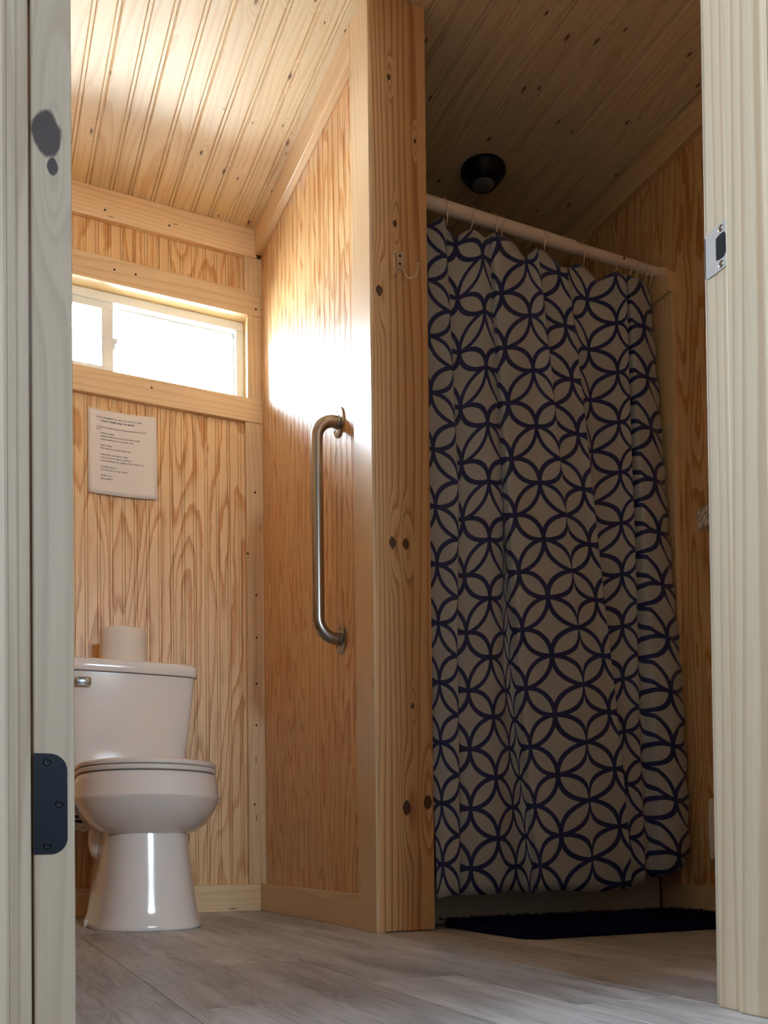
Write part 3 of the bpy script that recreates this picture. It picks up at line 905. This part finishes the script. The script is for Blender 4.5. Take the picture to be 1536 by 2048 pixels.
MB().loft([boxy(z, hw, a, b, 5) for z, hw, a, b in ((.27, .105, 2.72, 2.93), (.33, .115, 2.70, 2.955), (.40, .135, 2.70, 2.965), (.436, .140, 2.70, 2.968))]).build('tank_deck', M['porcelain'], toi, smooth=True, angle=50)
MB().loft([egg(z, hw, a, b, 2.50) for z, hw, a, b in ((.4035, .170, 2.292, 2.745), (.405, .1765, 2.285, 2.75), (.412, .1785, 2.283, 2.75), (.4155, .1755, 2.286, 2.75))]).build('seat_ring', M['seat'], toi, smooth=True, angle=50)
MB().loft([egg(z, hw, a, b, 2.50) for z, hw, a, b in ((.4185, .172, 2.290, 2.745), (.420, .1765, 2.285, 2.75), (.4265, .1775, 2.284, 2.75), (.431, .172, 2.290, 2.745), (.4345, .150, 2.32, 2.72), (.4360, .10, 2.38, 2.66))]).build('seat_lid', M['seat'], toi, smooth=True, angle=50)
for s in (-1, 1):
    MB().box(TX + s * 0.07 - 0.018, TX + s * 0.07 + 0.018, 2.735, 2.768, 0.402, 0.432, 0.005).build('seat_hinge', M['seat'], toi, smooth=True)
tank = MB().loft([boxy(z, hw, a, b, 9, bow=.008) for z, hw, a, b in ((.437, .155, 2.805, 2.965), (.441, .163, 2.797, 2.972), (.47, .1675, 2.792, 2.975), (.60, .184, 2.783, 2.977), (.722, .1965, 2.776, 2.978))]).build('tank', M['porcelain'], toi, smooth=True, angle=50)
MB().loft([boxy(z, hw, a, b, 9, bow=.008) for z, hw, a, b in ((.7235, .190, 2.782, 2.975), (.7245, .2015, 2.768, 2.980), (.728, .2035, 2.766, 2.980), (.752, .2035, 2.766, 2.980), (.759, .200, 2.770, 2.979), (.762, .190, 2.780, 2.972))]).build('tank_lid', M['porcelain'], toi, smooth=True, angle=50)
lev = MB().lathe((TX - 0.150, 2.776, 0.690), (0, -1, 0), [(0.011, 0), (0.011, 0.006), (0.007, 0.008), (0.007, 0.018)], 20)
lev.box(TX - 0.158, TX - 0.112, 2.750, 2.760, 0.678, 0.702, 0.004)
lev.build('flush_lever', M['chrome'], toi, smooth=True)['label'] = 'chrome flush lever'
for s in (-1, 1):
    tw = MB().lathe((TX + s * 0.100, 2.64, 0.235), (s, 0.15, 0), [(0.058, 0), (0.056, 0.012), (0.046, 0.026), (0.026, 0.034), (0.0, 0.036)], 24)
    tw.build('trapway', M['porcelain'], toi, smooth=True, angle=60)
    MB().lathe((TX + s * 0.138, 2.62, 0.0), (0, 0, 1), [(0.014, 0), (0.014, 0.014), (0.010, 0.020), (0.0, 0.022)], 18).build('bolt_cap', M['porcelain'], toi, smooth=True)

tp = thing('toilet_paper_roll', (0.432, 2.872, 0.762), 'white toilet paper roll standing on the tank lid', 'toilet paper')
ro = 0.068
MB().lathe((0.432, 2.872, 0.7625), (0, 0, 1), [(0.021, 0), (ro - 0.002, 0), (ro, 0.003), (ro, 0.105), (ro - 0.003, 0.108), (0.021, 0.108), (0.021, 0.0)], 48).build('tissue', M['tissue'], tp, smooth=True)
MB().lathe((0.432, 2.872, 0.763), (0, 0, 1), [(0.019, 0), (0.0205, 0), (0.0205, 0.1075), (0.019, 0.1075), (0.019, 0)], 24).build('core', M['core'], tp, smooth=True)

# ------------------------------------------------------------------ grab bar on the partition
gb = thing('grab_bar', (XPN, 2.30, 0.763), 'brushed steel grab bar upright on the partition', 'grab bar')
GY, Z0, Z1, GX, R_ = 2.30, 0.763, 1.348, 0.850, 0.052
path = [(XPN - 0.003, GY, Z1), (GX + R_, GY, Z1)]
path += [(GX + R_ - R_ * math.sin(a), GY, Z1 - R_ + R_ * math.cos(a)) for a in [math.pi / 2 * i / 12 for i in range(1, 13)]]
path += [(GX, GY, Z1 - R_ - (Z1 - Z0 - 2 * R_) * i / 8) for i in range(1, 8)]
path += [(GX + R_ - R_ * math.cos(a), GY, Z0 + R_ - R_ * math.sin(a)) for a in [math.pi / 2 * i / 12 for i in range(0, 13)]]
path += [(XPN - 0.003, GY, Z0)]
MB().tube(path, 0.0165, 24).build('tube', M['steel'], gb, smooth=True)
for z in (Z0, Z1):
    fg = MB().lathe((XPN, GY, z), (-1, 0, 0), [(0.0395, 0), (0.0395, 0.0025), (0.036, 0.0045), (0.019, 0.005), (0.018, 0.009), (0.0165, 0.0095)], 36).build('flange', M['steel'], gb, smooth=True)
    for a in (90, 210, 330):
        MB().lathe((XPN - 0.0046, GY + 0.028 * math.cos(math.radians(a)), z + 0.028 * math.sin(math.radians(a))), (-1, 0, 0), [(0.0042, 0), (0.0035, 0.0016), (0.0, 0.002)], 14).build('screw', M['steel'], fg)

# ------------------------------------------------------------------ coat hook on the post
hk = thing('coat_hook', (0.972, 2.028, 1.62), 'small brass-toned double coat hook on the post', 'coat hook')
hy = 2.028
pl = MB()
poly = [(0.9635, 1.618), (0.9755, 1.618), (0.9755, 1.652)] + [(0.9695 + 0.006 * math.cos(a), 1.652 + 0.007 * math.sin(a)) for a in [math.pi * i / 8 for i in range(1, 8)]] + [(0.9635, 1.652)]
pl.prism(poly, 'Y', hy - 0.003, hy).build('back_plate', M['nickel'], hk)
for z in (1.651, 1.632):
    MB().lathe((0.9695, hy - 0.003, z), (0, -1, 0), [(0.003, 0), (0.0022, 0.0014), (0.0, 0.0016)], 12).build('screw', M['dark_screw'], hk)
for s, end in ((1, (1.003, 1.9915, 1.619)), (-1, (0.940, 1.9955, 1.632))):
    x0 = 0.9695 + s * 0.0072
    p0, p1, p2, p3 = Vector((x0, hy - 0.004, 1.622)), Vector((x0 + s * 0.002, hy - 0.006, 1.588)), Vector((end[0] - s * 0.002, end[1] - 0.002, 1.572)), Vector(end)
    path = [(x0 - s * 0.004, hy - 0.004, 1.661), (x0, hy - 0.0045, 1.655), (x0, hy - 0.0045, 1.640)]
    for i in range(13):
        t = i / 12
        path.append(tuple(p0 * (1 - t) ** 3 + p1 * 3 * t * (1 - t) ** 2 + p2 * 3 * t * t * (1 - t) + p3 * t ** 3))
    MB().tube(path, 0.0021, 10).build('prong', M['nickel'], hk, smooth=True)
    MB().lathe((end[0], end[1], end[2] - 0.002), (0, 0, 1), [(0.0, 0), (0.0032, 0.0008), (0.0046, 0.0034), (0.0032, 0.006), (0.0, 0.0068)], 14).build('ball_tip', M['nickel'], hk, smooth=True)

# ------------------------------------------------------------------ paper notice on the back wall
PX0, PX1, PZ0, PZ1 = 0.350, 0.563, 1.334, 1.604


def paper_y(x_, z):
    u = (x_ - PX0) / (PX1 - PX0); v = (z - PZ0) / (PZ1 - PZ0)
    return YB - 0.003 - 0.006 * (1 - v) ** 2 * (0.3 + 0.7 * math.sin(math.pi * u)) - 0.003 * (1 - u) ** 2 * 1.0


def paper_dz(x_):
    return -0.004 * math.sin(math.pi * (x_ - PX0) / (PX1 - PX0)) + 0.006 * (x_ - PX0) / (PX1 - PX0) - 0.003


nt = thing('paper_notice', (0.456, YB - 0.004, PZ0), 'printed paper notice fixed to the panelling under the window', 'notice')
pm = MB(); nu, nv = 16, 16
for i in range(nu + 1):
    for j in range(nv + 1):
        x_ = PX0 + (PX1 - PX0) * i / nu; z = PZ0 + (PZ1 - PZ0) * j / nv
        pm.v.append(Vector((x_, paper_y(x_, z), z + paper_dz(x_))))
for i in range(nu):
    for j in range(nv):
        a = i * (nv + 1) + j
        pm.f.append([a, a + nv + 1, a + nv + 2, a + 1])
sh = pm.build('sheet', M['paper'], nt, smooth=True)
sm = sh.modifiers.new('paper_thickness', 'SOLIDIFY'); sm.thickness = 0.0004; sm.offset = 0
LINES = [  # indent, distance from top (fractions of the sheet), width, text
    (0.115, 0.100, 0.66, 'PLEASE REMEMBER WE ARE ON A SEPTIC SYSTEM', 0), (0.175, 0.140, 0.50, 'TOILET PAPER ONLY IN SEPTIC', 1),
    (0.115, 0.215, 0.73, 'YOU SHOULD NEVER FLUSH ANYTHING ELSE DOWN THE TOILET', 0), (0.115, 0.243, 0.075, 'TO GO', 0),
    (0.175, 0.285, 0.20, 'PAPER TOWELS', 0), (0.175, 0.320, 0.58, 'FEMININE PRODUCTS CAN NOT BE FLUSHED', 0), (0.175, 0.357, 0.48, 'PLEASE DISPOSE IN THE TRASH CAN', 0),
    (0.175, 0.428, 0.16, 'BABY WIPES', 0), (0.175, 0.463, 0.44, 'MUST BE PUT IN THE TRASH CAN', 0),
    (0.175, 0.535, 0.40, 'PERSONAL CLEANSING WIPES', 0), (0.175, 0.572, 0.45, 'THEY ARE NOT SEPTIC FRIENDLY', 0), (0.175, 0.608, 0.63, 'PLEASE DISPOSE OF THEM IN THE TRASH CAN', 0),
    (0.175, 0.680, 0.23, 'CIGARETTE BUTTS', 0), (0.175, 0.717, 0.39, 'DO NOT PUT IN THE TOILET', 0),
    (0.175, 0.785, 0.16, 'THANK YOU,', 0), (0.175, 0.822, 0.175, 'MANAGEMENT', 0)]
dg = None
lm = MB()
for ind, top, wd, txt, bold in LINES:
    c = bpy.data.curves.new('line_of_text', 'FONT'); c.body = txt; c.size = 1.0; c.resolution_u = 2
    if bold: c.offset = 0.035
    else: c.offset = 0.012
    o = bpy.data.objects.new('line_of_text', c); COL.objects.link(o)
    dgr = bpy.context.evaluated_depsgraph_get()
    me = bpy.data.meshes.new_from_object(o.evaluated_get(dgr))
    bpy.data.objects.remove(o); bpy.data.curves.remove(c)
    w_ = max(v.co.x for v in me.vertices)
    sx = wd * (PX1 - PX0) / w_
    sz = 0.0062 if not bold else 0.0066
    vs = []
    for v in me.vertices:
        x_ = PX0 + ind * (PX1 - PX0) + v.co.x * sx
        z = PZ1 - top * (PZ1 - PZ0) + v.co.y * sz
        vs.append((x_, paper_y(x_, z) - 0.0006, z + paper_dz(x_)))
    lm.add(vs, [list(p.vertices) for p in me.polygons])
    bpy.data.meshes.remove(me)
lm.build('printed_lettering', M['ink'], nt)

# ------------------------------------------------------------------ small things at the edges
ws = MB().box(1.790, XR, 1.700, 1.910, 1.050, 1.103, 0.002).build('wall_shelf', M['speckle'])
tag(ws, 'speckled laminate shelf on the right wall near the door', 'shelf')
ws2 = MB().box(0.160, 0.330, 2.870, YB, 0.262, 0.288, 0.002).build('wall_shelf', M['speckle'])
tag(ws2, 'low speckled laminate shelf on the back wall left of the toilet', 'shelf')
cb = thing('small_carton', (0.255, 2.93, 0.288), 'navy carton with white stripe lying on the low shelf by the toilet', 'box')
MB().box(0.190, 0.322, 2.885, 2.985, 0.2885, 0.312, 0.0015).build('carton_body', M['navy_box'], cb)
MB().box(0.1895, 0.3225, 2.8845, 2.9855, 0.3122, 0.318, 0.001).build('carton_lid', M['white_box'], cb)
MB().box(0.210, 0.312, 2.8838, 2.8846, 0.2985, 0.3015).build('stripe', M['white_box'], cb)

bn = thing('waste_bin', (1.650, 1.585, 0), 'brown waste bin with white liner, mostly hidden by the door frame', 'bin')
MB().lathe((1.650, 1.585, 0.001), (0, 0, 1), [(0.075, 0), (0.080, 0.004), (0.098, 0.292), (0.100, 0.298), (0.094, 0.298), (0.076, 0.012), (0.0, 0.012)], 32).build('bin_body', M['bin'], bn, smooth=True)
lin = MB(); rings = []
rn = random.Random(5); n = 48
ph = [rn.uniform(-1, 1) for _ in range(n)]
for lv, (r, z) in enumerate(((0.088, 0.26), (0.093, 0.306), (0.1035, 0.309), (0.1055, 0.28), (0.105, 0.23), (0.103, 0.17))):
    rings.append([(1.650 + (r + (0.0025 * ph[i] if lv > 2 else 0)) * math.cos(2 * math.pi * i / n), 1.585 + (r + (0.0025 * ph[i] if lv > 2 else 0)) * math.sin(2 * math.pi * i / n), z + (0.02 * ph[(i * 3) % n] if lv == 5 else 0)) for i in range(n)])
lin.loft(rings, False).build('bag_liner', M['bag'], bn, smooth=True, angle=180)

# ------------------------------------------------------------------ outside: ground, roof, and a lobby added to shape the door light
struct(MB().box(-16, 16, -16, 16, -0.62, -0.5).build('ground', M['ground']))  # unseen ground, added to balance light on ceiling and partition
struct(MB().box(-1.6, 3.2, -2.4, YF0 - 0.021, -0.16, -0.004).build('added_lobby_floor', M['slab']))  # invented lobby behind the camera, keeps daylight off the shower side
struct(MB().box(-1.7, 3.3, -2.5, YF0 - 0.001, 2.40, 2.50).build('added_lobby_ceiling', M['lobby_boards']))
lw = MB().box(-1.7, -1.6, -2.4, LW[0], -0.16, 2.4).box(-1.7, -1.6, LW[1], YF0 - 0.001, -0.16, 2.4).box(-1.7, -1.6, LW[0], LW[1], LW[3], 2.4).box(-1.7, -1.6, LW[0], LW[1], -0.16, LW[2])
struct(lw.build('wall_added_lobby_left', M['siding']))
struct(MB().box(3.2, 3.3, -2.4, YF0 - 0.001, -0.16, 2.4).build('wall_added_lobby_right', M['siding']))
struct(MB().box(-1.7, RW[0], -2.5, -2.4, -0.16, 2.4).box(RW[1], 3.3, -2.5, -2.4, -0.16, 2.4).box(RW[0], RW[1], -2.5, -2.4, RW[3], 2.4).box(RW[0], RW[1], -2.5, -2.4, -0.16, RW[2]).build('wall_added_lobby_rear', M['siding']))
struct(MB().box(-1.6, XL - 0.1, YF0 - 0.001, YF, -0.16, 2.4).box(XR + 0.1, 3.2, YF0 - 0.001, YF, -0.16, 2.4).build('wall_added_lobby_front', M['siding']))
rf = struct(MB().box(XL - 0.4, XR + 0.4, YF0, 3.5, 2.42, 2.5).build('roof', M['siding']))
